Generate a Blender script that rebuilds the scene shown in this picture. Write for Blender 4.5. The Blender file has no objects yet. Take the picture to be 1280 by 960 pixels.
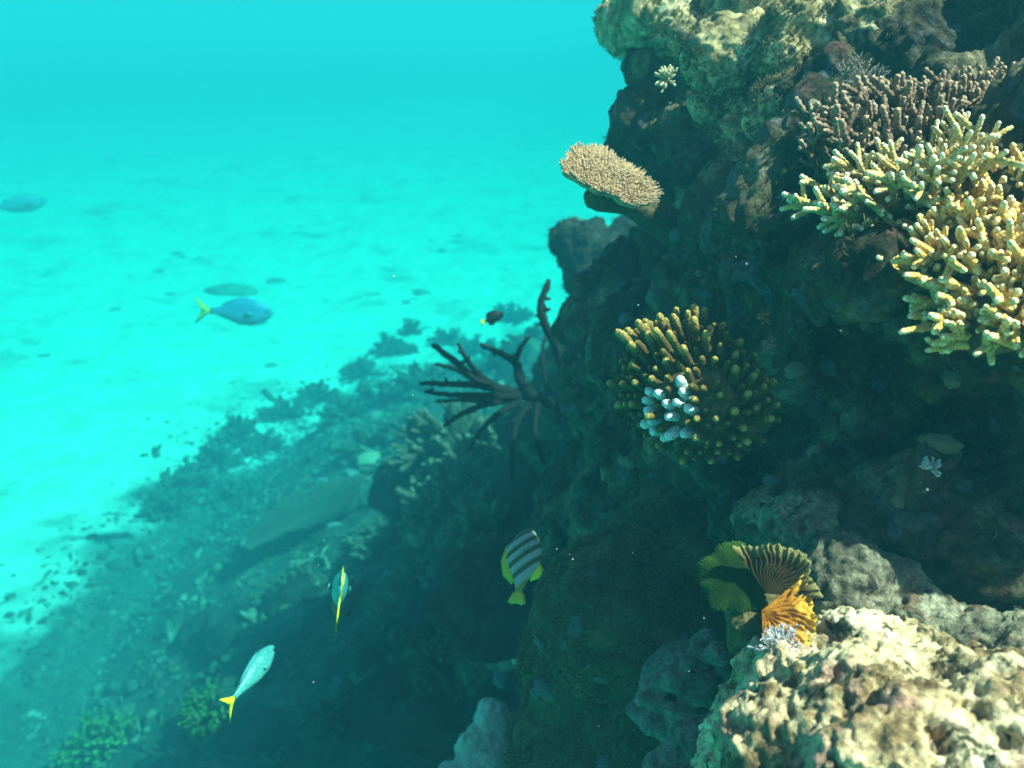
import bpy, math, random, os
import numpy as np
from mathutils import Vector, Matrix

random.seed(7)
RNG = np.random.default_rng(7)
scene = bpy.context.scene
COL = scene.collection

# ------------------------------------------------------------------ camera, sky, sun, exposure
CAM = Vector((0.0, 0.0, 3.2))
PITCH = math.radians(22.0)
FPX = 1131.0                                   # focal length in pixels of a 1280 px wide frame
RT = Vector((1, 0, 0))
UP = Vector((0, math.sin(PITCH), math.cos(PITCH)))
FW = Vector((0, math.cos(PITCH), -math.sin(PITCH)))

cam_data = bpy.data.cameras.new("camera")
cam = bpy.data.objects.new("camera", cam_data)
COL.objects.link(cam)
cam.location = CAM
cam.rotation_euler = (math.pi / 2 - PITCH, 0, 0)
cam_data.sensor_width = 36.0
cam_data.lens = 36.0 * FPX / 1280.0
cam_data.clip_start = 0.02
cam_data.clip_end = 500.0
cam_data.dof.use_dof = True
cam_data.dof.focus_distance = 1.45
cam_data.dof.aperture_fstop = 4.4
scene.camera = cam

SUN = Vector((0.57, -0.20, 0.80)).normalized()   # direction towards the sun
world = bpy.data.worlds.new("World")
scene.world = world
world.use_nodes = True
wn = world.node_tree.nodes
sky = wn.new("ShaderNodeTexSky")
sky.sky_type = 'NISHITA'
sky.sun_disc = False
sky.sun_elevation = math.asin(SUN.z)
sky.sun_rotation = math.atan2(SUN.x, SUN.y)
bg = wn["Background"]
bg.inputs[1].default_value = 0.05
world.node_tree.links.new(sky.outputs[0], bg.inputs[0])
sd = bpy.data.lights.new("sun", 'SUN')
sd.energy = 5.0
sd.angle = math.radians(0.8)
sd.color = (1.0, 0.93, 0.80)
sun = bpy.data.objects.new("sun", sd)
sun.rotation_euler = SUN.to_track_quat('Z', 'Y').to_euler()
sun.location = (4, -2, 9)
COL.objects.link(sun)

vs = scene.view_settings
vs.view_transform = 'Standard'
vs.look = 'None'
vs.gamma = 1.0
vs.exposure = 1.47
vs.use_curve_mapping = False
scene.render.engine = 'CYCLES'
cy = scene.cycles
cy.max_bounces = 6
cy.diffuse_bounces = 2
cy.glossy_bounces = 1
cy.transmission_bounces = 2
cy.volume_bounces = 0
cy.sample_clamp_indirect = 3.0
cy.use_denoising = True

# ------------------------------------------------------------------ helpers
def W(px, py, d):
    """World point seen at pixel (px, py) of the 1280x960 photograph at depth d metres."""
    return CAM + FW * d + RT * ((px - 640.0) / FPX * d) + UP * ((480.0 - py) / FPX * d)

def D(a, b, c):
    """Direction from right / up / forward components."""
    return (RT * a + UP * b + FW * c).normalized()

def hash3(ix, iy, iz, seed):
    h = (ix * 374761393 + iy * 668265263 + iz * 2147483647 + seed * 1442695041) & 0xFFFFFFFF
    h = ((h ^ (h >> 13)) * 1274126177) & 0xFFFFFFFF
    h = ((h ^ (h >> 16)) * 2246822519) & 0xFFFFFFFF
    return (h ^ (h >> 15)) & 0xFFFFFFFF

def perlin(p, seed=0):
    i = np.floor(p).astype(np.int64)
    f = p - i
    u = f * f * f * (f * (f * 6 - 15) + 10)
    out = np.zeros(len(p))
    for dx in (0, 1):
        for dy in (0, 1):
            for dz in (0, 1):
                h = hash3(i[:, 0] + dx, i[:, 1] + dy, i[:, 2] + dz, seed)
                gx = (h & 1023) / 511.5 - 1
                gy = ((h >> 10) & 1023) / 511.5 - 1
                gz = ((h >> 20) & 1023) / 511.5 - 1
                g = gx * (f[:, 0] - dx) + gy * (f[:, 1] - dy) + gz * (f[:, 2] - dz)
                w = (u[:, 0] if dx else 1 - u[:, 0]) * (u[:, 1] if dy else 1 - u[:, 1]) * (u[:, 2] if dz else 1 - u[:, 2])
                out += g * w
    return out

def fbm(p, octs=4, seed=0):
    a, s, out = 1.0, 1.0, np.zeros(len(p))
    for k in range(octs):
        out += a * perlin(p * s, seed + k)
        a *= 0.5
        s *= 2.03
    return out

def worley(p, seed=0):
    i = np.floor(p).astype(np.int64)
    f = p - i
    best = np.full(len(p), 9.0)
    for dx in (-1, 0, 1):
        for dy in (-1, 0, 1):
            for dz in (-1, 0, 1):
                h = hash3(i[:, 0] + dx, i[:, 1] + dy, i[:, 2] + dz, seed)
                q = np.stack([dx + (h & 1023) / 1023.0, dy + ((h >> 10) & 1023) / 1023.0, dz + ((h >> 20) & 1023) / 1023.0], 1) - f
                best = np.minimum(best, (q * q).sum(1))
    return np.sqrt(best)

def smooth(a, b, x):
    t = np.clip((x - a) / (b - a), 0, 1)
    return t * t * (3 - 2 * t)

class MB:
    """Collects geometry for one mesh object."""
    def __init__(self):
        self.v, self.q, self.t, self.a, self.n = [], [], [], [], 0
    def add(self, v, quads=None, tris=None, att=None):
        v = np.asarray(v, float).reshape(-1, 3)
        if quads is not None and len(quads):
            self.q.append(np.asarray(quads, np.int64) + self.n)
        if tris is not None and len(tris):
            self.t.append(np.asarray(tris, np.int64) + self.n)
        self.v.append(v)
        self.a.append(np.zeros(len(v)) if att is None else np.broadcast_to(np.asarray(att, float), (len(v),)))
        self.n += len(v)
    def tube(self, pts, rad, n=8, t0=0.0, t1=1.0, knob=0.0, kfreq=3, close=True):
        pts = np.asarray([tuple(p) for p in pts], float)
        rad = np.asarray(rad, float)
        if close:                                   # rounded tip
            d = pts[-1] - pts[-2]
            d /= np.linalg.norm(d) + 1e-9
            r = rad[-1]
            ex = [pts[-1] + d * r * k for k in (0.5, 0.87, 1.0)]
            pts = np.vstack([pts, ex])
            rad = np.concatenate([rad, [r * 0.87, r * 0.5, r * 0.05]])
        m = len(pts)
        tan = np.gradient(pts, axis=0)
        tan /= np.linalg.norm(tan, axis=1, keepdims=True) + 1e-9
        ref = np.array([0.31, 0.77, 0.55]) if abs(tan[0] @ np.array([0.31, 0.77, 0.55])) < 0.9 else np.array([1.0, 0, 0])
        e1 = ref - tan * (tan @ ref)[:, None]
        e1 /= np.linalg.norm(e1, axis=1, keepdims=True) + 1e-9
        e2 = np.cross(tan, e1)
        th = np.arange(n) * 2 * np.pi / n
        ph = (np.arange(m) % 2)[:, None] * np.pi / max(1, kfreq)
        rr = rad[:, None] * (1 + knob * np.cos(kfreq * (th[None] + ph)))
        if knob:
            rr = rr * (1 + 0.5 * knob * ((np.arange(m) % 2)[:, None] * 2 - 1))
        v = pts[:, None] + e1[:, None] * (np.cos(th)[None] * rr)[..., None] + e2[:, None] * (np.sin(th)[None] * rr)[..., None]
        i = np.arange(m - 1)[:, None] * n
        j = np.arange(n)[None]
        k = (j + 1) % n
        q = np.stack([i + j, i + k, i + n + k, i + n + j], -1).reshape(-1, 4)
        att = np.repeat(np.linspace(t0, t1, m), n)
        c0, c1 = m * n, m * n + 1
        v = np.vstack([v.reshape(-1, 3), pts[:1], pts[-1:]])
        jj = np.arange(n)
        tr = np.vstack([np.stack([np.full(n, c0), (jj + 1) % n, jj], 1),
                        np.stack([np.full(n, c1), (m - 1) * n + jj, (m - 1) * n + (jj + 1) % n], 1)])
        self.add(v, q, tr, np.concatenate([att, [t0, t1]]))
    def grid(self, v, nu, nv, wrap=False, att=None):
        i = np.arange(nu - 1)[:, None] * nv
        j = np.arange(nv if wrap else nv - 1)[None]
        k = (j + 1) % nv
        self.add(v, np.stack([i + j, i + k, i + nv + k, i + nv + j], -1).reshape(-1, 4), None, att)
    def mesh(self, name, offset=(0, 0, 0), mat=None, flat=False):
        me = bpy.data.meshes.new(name)
        v = np.vstack(self.v) - np.asarray(tuple(offset))
        q = np.vstack(self.q) if self.q else np.zeros((0, 4), np.int64)
        t = np.vstack(self.t) if self.t else np.zeros((0, 3), np.int64)
        me.vertices.add(len(v))
        me.vertices.foreach_set("co", v.astype(np.float32).ravel())
        li = np.concatenate([q.ravel(), t.ravel()])
        me.loops.add(len(li))
        me.loops.foreach_set("vertex_index", li.astype(np.int32))
        tot = np.concatenate([np.full(len(q), 4), np.full(len(t), 3)])
        start = np.concatenate([[0], np.cumsum(tot)[:-1]])
        me.polygons.add(len(tot))
        me.polygons.foreach_set("loop_start", start.astype(np.int32))
        try:
            me.polygons.foreach_set("loop_total", tot.astype(np.int32))
        except Exception:
            pass
        me.polygons.foreach_set("use_smooth", np.full(len(tot), not flat))
        at = me.attributes.new("tip", 'FLOAT', 'POINT')
        at.data.foreach_set("value", np.concatenate(self.a).astype(np.float32))
        me.update(calc_edges=True)
        me.validate()
        if mat:
            me.materials.append(mat)
        return me

def tag(o, label=None, cat=None, group=None, kind=None):
    if label: o["label"] = label
    if cat: o["category"] = cat
    if group: o["group"] = group
    if kind: o["kind"] = kind
    return o

def thing(name, label, cat, loc=(0, 0, 0), group=None):
    o = bpy.data.objects.new(name, None)
    o.empty_display_size = 0.02
    COL.objects.link(o)
    o.location = loc
    return tag(o, label, cat, group)

def obj(name, me, parent=None, loc=(0, 0, 0), label=None):
    o = bpy.data.objects.new(name, me)
    COL.objects.link(o)
    o.location = loc
    if parent: o.parent = parent
    if label: o["label"] = label
    return o

def part(name, mb, mat, parent, root=None, label=None):
    """One part mesh; mb holds world coordinates, the thing's empty is unrotated at root.location."""
    r = root or parent
    return obj(name, mb.mesh(name, r.location, mat), parent, label=label)

# icosphere template
def _ico(sub):
    import bmesh
    bm = bmesh.new()
    bmesh.ops.create_icosphere(bm, subdivisions=sub, radius=1.0)
    bm.verts.ensure_lookup_table()
    v = np.array([v.co[:] for v in bm.verts])
    f = np.array([[x.index for x in p.verts] for p in bm.faces])
    bm.free()
    return v, f
ICO = {k: _ico(k) for k in (1, 2, 3, 4)}

def fused(blobs, voxel):
    """Fuse overlapping ellipsoids into one closed surface; returns (verts, quads, normals)."""
    mb = MB()
    v0, f0 = ICO[3]
    for c, r in blobs:
        mb.add(v0 * np.asarray(r if hasattr(r, '__len__') else (r, r, r)) + np.asarray(tuple(c)), None, f0)
    me = mb.mesh("fuse")
    o = bpy.data.objects.new("fuse", me)
    COL.objects.link(o)
    m = o.modifiers.new("r", 'REMESH')
    m.mode = 'VOXEL'
    m.voxel_size = voxel
    dg = bpy.context.evaluated_depsgraph_get()
    ev = bpy.data.meshes.new_from_object(o.evaluated_get(dg))
    n = len(ev.vertices)
    co = np.empty(n * 3, np.float32); ev.vertices.foreach_get("co", co)
    no = np.empty(n * 3, np.float32); ev.vertices.foreach_get("normal", no)
    li = np.empty(len(ev.loops), np.int32); ev.loops.foreach_get("vertex_index", li)
    bpy.data.objects.remove(o); bpy.data.meshes.remove(me); bpy.data.meshes.remove(ev)
    return co.reshape(-1, 3).astype(float), li.reshape(-1, 4), no.reshape(-1, 3).astype(float)

def normals(v, q):
    n = np.zeros_like(v)
    fn = np.cross(v[q[:, 2]] - v[q[:, 0]], v[q[:, 3]] - v[q[:, 1]])
    for k in range(4):
        np.add.at(n, q[:, k], fn)
    return n / (np.linalg.norm(n, axis=1, keepdims=True) + 1e-12)

def lump(blobs, voxel, steps):
    """steps: list of functions p -> displacement along the normal, applied one after another."""
    v, q, n = fused(blobs, voxel)
    for k, s in enumerate(steps):
        if k: n = normals(v, q)
        v = v + n * s(v)[:, None]
    mb = MB()
    mb.add(v, q)
    return mb

# ------------------------------------------------------------------ materials
def new_mat(name):
    m = bpy.data.materials.new(name)
    m.use_nodes = True
    nt = m.node_tree
    b = nt.nodes["Principled BSDF"]
    b.inputs["Roughness"].default_value = 0.85
    b.inputs["Specular IOR Level"].default_value = 0.12
    return m, nt, b

def ramp(nt, stops, src, interp='LINEAR'):
    r = nt.nodes.new("ShaderNodeValToRGB")
    cr = r.color_ramp
    cr.interpolation = interp
    while len(cr.elements) < len(stops):
        cr.elements.new(0.5)
    for e, (p, c) in zip(cr.elements, stops):
        e.position = p
        e.color = (*c, 1)
    nt.links.new(src, r.inputs[0])
    return r.outputs[0]

def tex_noise(nt, co, scale, detail=5, rough=0.6, dist=0.0):
    n = nt.nodes.new("ShaderNodeTexNoise")
    n.inputs["Scale"].default_value = scale
    n.inputs["Detail"].default_value = detail
    n.inputs["Roughness"].default_value = rough
    n.inputs["Distortion"].default_value = dist
    nt.links.new(co, n.inputs["Vector"])
    return n.outputs["Fac"]

def tex_vor(nt, co, scale, feature='F1'):
    n = nt.nodes.new("ShaderNodeTexVoronoi")
    n.inputs["Scale"].default_value = scale
    n.feature = feature
    nt.links.new(co, n.inputs["Vector"])
    return n.outputs["Distance"]

def mix(nt, fac, a, b, mode='MIX'):
    m = nt.nodes.new("ShaderNodeMix")
    m.data_type = 'RGBA'
    m.blend_type = mode
    for s, x in ((m.inputs[0], fac), (m.inputs[6], a), (m.inputs[7], b)):
        if isinstance(x, (int, float)): s.default_value = x
        elif isinstance(x, tuple): s.default_value = (*x, 1)
        else: nt.links.new(x, s)
    return m.outputs[2]

def math_(nt, op, a, b):
    m = nt.nodes.new("ShaderNodeMath")
    m.operation = op
    for s, x in ((m.inputs[0], a), (m.inputs[1], b)):
        if isinstance(x, (int, float)): s.default_value = x
        else: nt.links.new(x, s)
    return m.outputs[0]

def bump(nt, b, h, strength, dist):
    n = nt.nodes.new("ShaderNodeBump")
    n.inputs["Strength"].default_value = strength
    n.inputs["Distance"].default_value = dist
    nt.links.new(h, n.inputs["Height"])
    nt.links.new(n.outputs[0], b.inputs["Normal"])

def coords(nt):
    return nt.nodes.new("ShaderNodeTexCoord").outputs["Object"]

def rock_mat(name, stops, scale=4.0, blotch=None, blotch_scale=9.0, blotch_at=(0.56, 0.64), fine=60.0, bstr=0.7, bdist=0.012):
    m, nt, b = new_mat(name)
    co = coords(nt)
    base = ramp(nt, stops, tex_noise(nt, co, scale, 9, 0.68, 0.4))
    if blotch:
        for k, c in enumerate(blotch):
            f = ramp(nt, [(blotch_at[0], (0, 0, 0)), (blotch_at[1], (1, 1, 1))], tex_noise(nt, co, blotch_scale * (1 + 0.7 * k), 6, 0.65, 0.6))
            off = nt.nodes.new("ShaderNodeVectorMath")
            base = mix(nt, f, base, c)
    # fine speckle that belongs to the surface itself
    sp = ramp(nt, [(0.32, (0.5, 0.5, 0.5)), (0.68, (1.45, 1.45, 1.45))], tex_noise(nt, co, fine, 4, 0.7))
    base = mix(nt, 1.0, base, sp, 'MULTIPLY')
    nt.links.new(base, b.inputs["Base Color"])
    h = math_(nt, 'ADD', tex_noise(nt, co, fine * 0.6, 6, 0.7), math_(nt, 'MULTIPLY', tex_vor(nt, co, fine * 0.55), 0.6))
    bump(nt, b, h, bstr, bdist)
    return m

def coral_mat(name, body, tip, t0=0.55, t1=0.95, cor=260.0, bstr=0.6, var=0.35, bdist=0.003):
    """Coral tissue: body colour turning into the pale growing tip along each branch."""
    m, nt, b = new_mat(name)
    co = coords(nt)
    at = nt.nodes.new("ShaderNodeAttribute")
    at.attribute_name = "tip"
    n = tex_noise(nt, co, 35, 5, 0.6)
    t = math_(nt, 'ADD', at.outputs["Fac"], math_(nt, 'MULTIPLY', math_(nt, 'SUBTRACT', n, 0.5), 0.14))
    c = ramp(nt, [(t0, body), (t1, tip)], t)
    v = tex_vor(nt, co, cor)
    sp = ramp(nt, [(0.1, (1 + var, 1 + var, 1 + var)), (0.75, (1 - var, 1 - var, 1 - var))], v)
    c = mix(nt, 1.0, c, sp, 'MULTIPLY')
    nt.links.new(c, b.inputs["Base Color"])
    inv = math_(nt, 'SUBTRACT', 1.0, v)
    bump(nt, b, inv, bstr, bdist)
    return m

def plain_mat(name, c, rough=0.5, noise=0.25, scale=60):
    m, nt, b = new_mat(name)
    b.inputs["Roughness"].default_value = rough
    co = coords(nt)
    n = tex_noise(nt, co, scale, 4, 0.6)
    col = ramp(nt, [(0.25, tuple(x * (1 - noise) for x in c)), (0.75, tuple(min(1, x * (1 + noise)) for x in c))], n)
    nt.links.new(col, b.inputs["Base Color"])
    return m

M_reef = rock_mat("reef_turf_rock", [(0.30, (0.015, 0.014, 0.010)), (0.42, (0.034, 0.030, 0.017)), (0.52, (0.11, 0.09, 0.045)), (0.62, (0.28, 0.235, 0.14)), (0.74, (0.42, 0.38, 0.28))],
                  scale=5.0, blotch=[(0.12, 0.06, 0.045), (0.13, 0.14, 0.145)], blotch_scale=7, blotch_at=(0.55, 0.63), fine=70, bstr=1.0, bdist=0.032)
M_rubblefloor = None

# ------------------------------------------------------------------ sea floor
def floor_e(x, y):
    return ((x - 0.9) / 3.1) ** 2 + ((y - 4.5) / 4.2) ** 2

K = 2.4                                        # the sea floor lies 2.4 x 3.2 m below the camera
def floor_h(x, y):
    return CAM.z - K * (CAM.z - floor_u(x / K, y / K))

def floor_u(x, y):
    e = floor_e(x, y)
    p = np.stack([x, y, np.zeros_like(x)], 1)
    m = np.maximum(0, 1 - e)
    skirt = smooth(0, 1, m)
    h = 1.25 * m ** 1.1
    h += skirt ** 0.5 * (0.16 * fbm(p * 1.3, 3, 5) + 0.05 * fbm(p * 5.0, 3, 6))
    h += 0.07 * fbm(p * 0.35, 3, 11) + 0.035 * fbm(p * 1.7, 3, 12) + 0.012 * fbm(p * 7, 3, 13)
    r = np.hypot(x, y)
    h += 0.9 * smooth(14, 60, r) * fbm(p * 0.06, 2, 21)
    return h

def graded(lo, hi, c0, c1, fine, growth=1.06):
    xs = list(np.arange(c0, c1 + 1e-6, fine))
    s = fine
    while xs[-1] < hi:
        s *= growth; xs.append(min(hi, xs[-1] + s))
    s = fine
    while xs[0] > lo:
        s *= growth; xs.insert(0, max(lo, xs[0] - s))
    return np.array(xs)

gx = graded(-58, 58, -4.2, 1.6, 0.022) * K
gy = graded(-30, 85, 2.6, 9.0, 0.026) * K
X, Y = np.meshgrid(gx, gy, indexing='ij')
fx, fy = X.ravel(), Y.ravel()
fz = floor_h(fx, fy)
mb = MB()
cover = 0.93 * smooth(-0.3, 0.4, (1.12 - floor_e(fx / K, fy / K)) + 0.62 * smooth(7.2, 3.9, fy / K) + 0.8 * fbm(np.stack([fx, fy, fz], 1) * 0.8, 6, 31))
mb.grid(np.stack([fx, fy, fz], 1), len(gx), len(gy), att=cover)
# quad order above winds downwards for this axis order: flip
mb.q[0] = mb.q[0][:, ::-1]
m, nt, b = new_mat("sand_and_rubble")
co = coords(nt)
at = nt.nodes.new("ShaderNodeAttribute"); at.attribute_name = "tip"
sand = ramp(nt, [(0.3, (0.50, 0.53, 0.44)), (0.55, (0.66, 0.70, 0.60)), (0.75, (0.74, 0.78, 0.68))], tex_noise(nt, co, 1.4, 8, 0.65, 0.3))
turf = ramp(nt, [(0.30, (0.014, 0.013, 0.010)), (0.5, (0.036, 0.034, 0.025)), (0.68, (0.12, 0.112, 0.08)), (0.8, (0.30, 0.275, 0.21))], tex_noise(nt, co, 6.0, 9, 0.7, 0.5))
patch = ramp(nt, [(0.52, (0, 0, 0)), (0.70, (1, 1, 1))], tex_noise(nt, co, 0.42, 12, 0.78, 0.2))
patch = math_(nt, 'MULTIPLY', patch, 0.8)
fac = math_(nt, 'MAXIMUM', at.outputs["Fac"], patch)
c = mix(nt, fac, sand, turf)
nt.links.new(c, b.inputs["Base Color"])
h = math_(nt, 'ADD', tex_noise(nt, co, 22, 8, 0.7), math_(nt, 'MULTIPLY', tex_vor(nt, co, 16), 0.6))
bump(nt, b, h, 0.8, 0.03)
M_floor = m
seafloor = obj("seafloor", mb.mesh("seafloor", mat=M_floor))
tag(seafloor, "pale sandy sea floor rising into a dark rubble slope below the reef", "sea floor", kind="structure")

def ground(x, y):
    return float(floor_h(np.array([x]), np.array([y]))[0])

# ------------------------------------------------------------------ reef wall
BVH = None
def on_floor(px, py):
    """Where the ray through a pixel meets the sea floor."""
    r = (W(px, py, 1.0) - CAM)
    t = np.linspace(2.5, 140, 500)
    for _ in range(2):
        below = CAM.z + r.z * t - floor_h(r.x * t, r.y * t) <= 0
        i = max(1, int(np.argmax(below)))
        t = np.linspace(t[i - 1], t[i], 24)
    p = CAM + r * float(t[12])
    if BVH:
        h_ = BVH.ray_cast(CAM, r.normalized())[0]
        if h_ is not None and (h_ - CAM).length < (p - CAM).length: p = h_
    return p

def reef_big(p):
    return 0.085 * fbm(p * 2.4, 3, 41) + 0.05 * (0.45 - np.abs(perlin(p * 4.6, 47)) * 1.6)
def reef_mid(p):
    w = worley(p * 8.0, 51)
    return 0.055 * (0.5 - w) - 0.07 * smooth(0.12, 0.5, perlin(p * 6.2, 52)) + 0.016 * fbm(p * 13, 2, 53)
def reef_fine(p):
    w = worley(p * 27.0, 61)
    return 0.020 * (0.5 - w) + 0.014 * fbm(p * 30, 3, 62) - 0.014 * smooth(.1, .45, perlin(p * 21, 63))

reef_blobs = []
def floor_depth(px, py):
    return (on_floor(px, py) - CAM).dot(FW)
def rb(px, py, d, r):
    reef_blobs.append((W(px, py, d), r))
for a in [(905, 50, 2.75, .28), (930, -60, 2.85, .34), (835, 30, 2.75, .15), (860, 130, 2.55, .17), (836, 105, 2.6, .14), (830, 170, 2.55, .15), (900, 210, 2.45, .20), (1000, -30, 2.85, .40), (1000, 120, 2.48, .26),
          (1090, 70, 2.42, .28), (1060, 190, 2.15, .27), (1180, 40, 2.55, .34), (1180, 180, 1.95, .30), (1300, 130, 1.95, .36),
          (960, 300, 2.2, .22), (925, 370, 2.25, .20), (1050, 320, 1.9, .24), (1000, 440, 2.0, .26), (1120, 400, 1.75, .24),
          (1200, 330, 1.62, .22), (1290, 400, 1.50, .24), (1340, 330, 1.35, .20), (1230, 480, 1.62, .20),
          (1110, 540, 1.75, .24), (1230, 590, 1.88, .24), (1330, 570, 1.75, .24), (920, 520, 2.0, .22), (1000, 590, 1.85, .22),
          (930, 640, 2.2, .26), (1050, 660, 1.6, .16), (1160, 690, 1.5, .18), (1270, 700, 1.6, .18), (1360, 690, 1.45, .2),
          (880, 560, 2.5, .28), (910, 650, 2.6, .28), (900, 720, 2.5, .32), (850, 440, 2.7, .24), (835, 360, 2.9, .20), (820, 480, 3.1, .28), (1105, 345, 1.25, .072), (1140, 340, 1.38, .09), (1165, 330, 1.5, .12), (1090, 350, 1.55, .10), (1420, 300, 1.55, .30), (1500, 340, 1.4, .32), (1530, 255, 1.27, .30), (800, 400, 3.2, .26)]:  # off-frame shelf lumps and the small ledge are added to cast shade
    rb(*a)
FT = 1.4                                       # the foot of the reef runs down and away to the deeper floor
for a in [(840, 560, 3.4, .30), (790, 430, 3.7, .30), (770, 500, 4.3, .40),
          (800, 600, 4.0, .38), (740, 590, 4.6, .46), (690, 650, 5.0, .50), (740, 700, 4.4, .48), (640, 730, 5.4, .50), (680, 800, 4.8, .5), (800, 720, 3.6, .4), (590, 640, 6.0, .5), (600, 820, 5.4, .5), (740, 860, 4.2, .5), (620, 720, 6.4, .6), (560, 760, 6.2, .45), (840, 800, 3.6, .5)]:
    rb(a[0], a[1], a[2] * FT, a[3] * FT)
# the body of the reef behind and beyond the right frame edge; the unseen rear ridge is added to shade the slope
for c, r in [((1.45, 2.6, 1.4), (.85, 1.2, 1.75)), ((1.0, 3.2, 1.0), (.9, .9, 1.3)), ((1.6, 1.3, 1.3), (.75, .9, 1.35)), ((1.05, 1.7, 1.2), (.45, .6, 1.0)),
             ((1.9, 2.2, 1.6), (.7, 1.0, 1.6)), ((1.0, 2.7, .6), (.55, .7, 1.0)), ((1.3, 3.6, .0), (1.1, 1.2, 1.2)), ((1.5, 2.0, .2), (1.2, 1.0, 1.4)), ((1.5, 5.0, -.6), (1.2, 1.4, 1.6)), ((2.05, 5.4, .9), (1.0, 1.4, 2.3)), ((2.5, 7.4, .4), (1.2, 1.7, 2.6)), ((1.7, 4.6, -2.4), (1.9, 2.4, 2.2)), ((1.7, 2.5, -1.5), (1.4, 1.4, 2.2)), ((1.4, 7.0, -2.6), (1.6, 1.8, 2.2)), ((1.35, 2.9, 2.55), (.6, .6, .7)), ((.9, 1.25, 1.3), (.4, .45, .95)),
             ((.6, 1.75, .95), (.42, .5, .8))]:
    reef_blobs.append((Vector(c), r))
mb = lump(reef_blobs, 0.0115, [reef_big, reef_mid, reef_fine])
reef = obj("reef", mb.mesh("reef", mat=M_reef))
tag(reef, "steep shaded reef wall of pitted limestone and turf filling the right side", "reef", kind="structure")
from mathutils.bvhtree import BVHTree
BVH = BVHTree.FromObject(reef, bpy.context.evaluated_depsgraph_get())

# ------------------------------------------------------------------ separate rocks
M_pale = rock_mat("pale_limestone", [(0.33, (0.07, 0.042, 0.022)), (0.42, (0.28, 0.18, 0.085)), (0.49, (0.60, 0.45, 0.25)), (0.62, (0.80, 0.65, 0.41)), (0.75, (0.86, 0.76, 0.56))],
                  scale=9, blotch=[(0.44, 0.25, 0.17), (0.06, 0.055, 0.03)], blotch_scale=15, blotch_at=(0.55, 0.62), fine=120, bstr=0.9, bdist=0.008)
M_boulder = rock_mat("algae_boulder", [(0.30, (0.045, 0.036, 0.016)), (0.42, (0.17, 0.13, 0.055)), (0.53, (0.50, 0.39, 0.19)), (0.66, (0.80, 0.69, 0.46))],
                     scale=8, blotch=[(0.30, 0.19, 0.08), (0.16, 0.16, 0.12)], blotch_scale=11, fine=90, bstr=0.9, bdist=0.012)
M_turf = rock_mat("brown_turf", [(0.3, (0.035, 0.034, 0.014)), (0.5, (0.10, 0.092, 0.036)), (0.7, (0.19, 0.17, 0.07))], scale=7, blotch=[(0.09, 0.06, 0.03)], blotch_scale=16, fine=150, bstr=1.0, bdist=0.008)
M_shadegrey = rock_mat("shade_toned_rock", [(0.3, (0.03, 0.028, 0.02)), (0.47, (0.12, 0.105, 0.07)), (0.64, (0.34, 0.30, 0.20))], scale=14, blotch=[(0.18, 0.11, 0.07), (0.03, 0.03, 0.025)], blotch_scale=18, fine=120, bstr=0.9, bdist=0.008)  # grey-beige rock, darkened so shade above the limestone sits in its colour
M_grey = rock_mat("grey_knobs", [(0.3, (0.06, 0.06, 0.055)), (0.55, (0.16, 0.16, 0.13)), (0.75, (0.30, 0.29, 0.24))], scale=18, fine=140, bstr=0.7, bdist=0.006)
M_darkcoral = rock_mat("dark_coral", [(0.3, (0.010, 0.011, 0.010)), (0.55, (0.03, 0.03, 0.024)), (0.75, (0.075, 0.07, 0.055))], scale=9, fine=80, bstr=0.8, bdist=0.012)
M_white = rock_mat("pale_sand_rock", [(0.3, (0.42, 0.40, 0.31)), (0.6, (0.58, 0.55, 0.45)), (0.8, (0.66, 0.63, 0.54))], scale=9, fine=110, bstr=0.5, bdist=0.006)

def rock(name, label, cat, blobs, voxel, steps, mat, group=None):
    c = blobs[0][0]
    mb = lump(blobs, voxel, steps)
    o = obj(name, mb.mesh(name, c, mat), loc=c)
    return tag(o, label, cat, group)

def crag(s=1.0, seed=0, pit=1.0):
    """Craggy limestone surface at feature size s (metres)."""
    return [lambda p: s * (0.30 * fbm(p / s * 0.9, 3, 71 + seed) + 0.18 * (0.4 - np.abs(perlin(p / s * 1.7, 72 + seed)) * 1.5)),
            lambda p: s * (0.13 * (0.5 - worley(p / s * 2.6, 73 + seed)) - pit * 0.20 * smooth(0.15, 0.5, perlin(p / s * 2.4, 74 + seed))),
            lambda p: s * (0.055 * (0.5 - worley(p / s * 7.5, 75 + seed)) + 0.045 * fbm(p / s * 9, 3, 76 + seed))]

rock("limestone_rock", "sunlit cream coloured pitted limestone rock in lower right corner", "rock",
     [(W(1085, 930, 1.02), .115), (W(1010, 965, 1.0), .10), (W(1000, 890, 1.10), .08), (W(1180, 945, 1.05), .115), (W(1270, 985, 1.0), .13), (W(1070, 850, 1.15), .09), (W(985, 845, 1.18), .065),
      (W(1130, 870, 1.15), .09), (W(1240, 920, 1.12), .09), (W(1120, 1030, .95), .16), (W(1280, 1060, .95), .2), (W(1010, 1060, 1.0), .12), (W(1080, 1000, 1.2), .22)],
     0.0036, crag(0.062, 3, 1.6) + [lambda p: -.0055 * smooth(.45, .1, worley(p * 62, 33)) + .0035 * fbm(p * 90, 2, 34)], M_pale)
TOP = "boulders on the sunlit top of the reef"
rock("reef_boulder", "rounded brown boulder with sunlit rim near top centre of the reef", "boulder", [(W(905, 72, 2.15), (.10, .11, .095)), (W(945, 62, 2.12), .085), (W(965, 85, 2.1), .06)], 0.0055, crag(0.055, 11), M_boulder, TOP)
rock("reef_boulder", "cream crested boulder with bright white right shoulder on top of the reef", "boulder", [(W(1003, 45, 2.05), .095), (W(1035, 32, 2.04), .05), (W(985, 75, 2.0), .055)], 0.0055, crag(0.05, 12), M_boulder, TOP)
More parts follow.
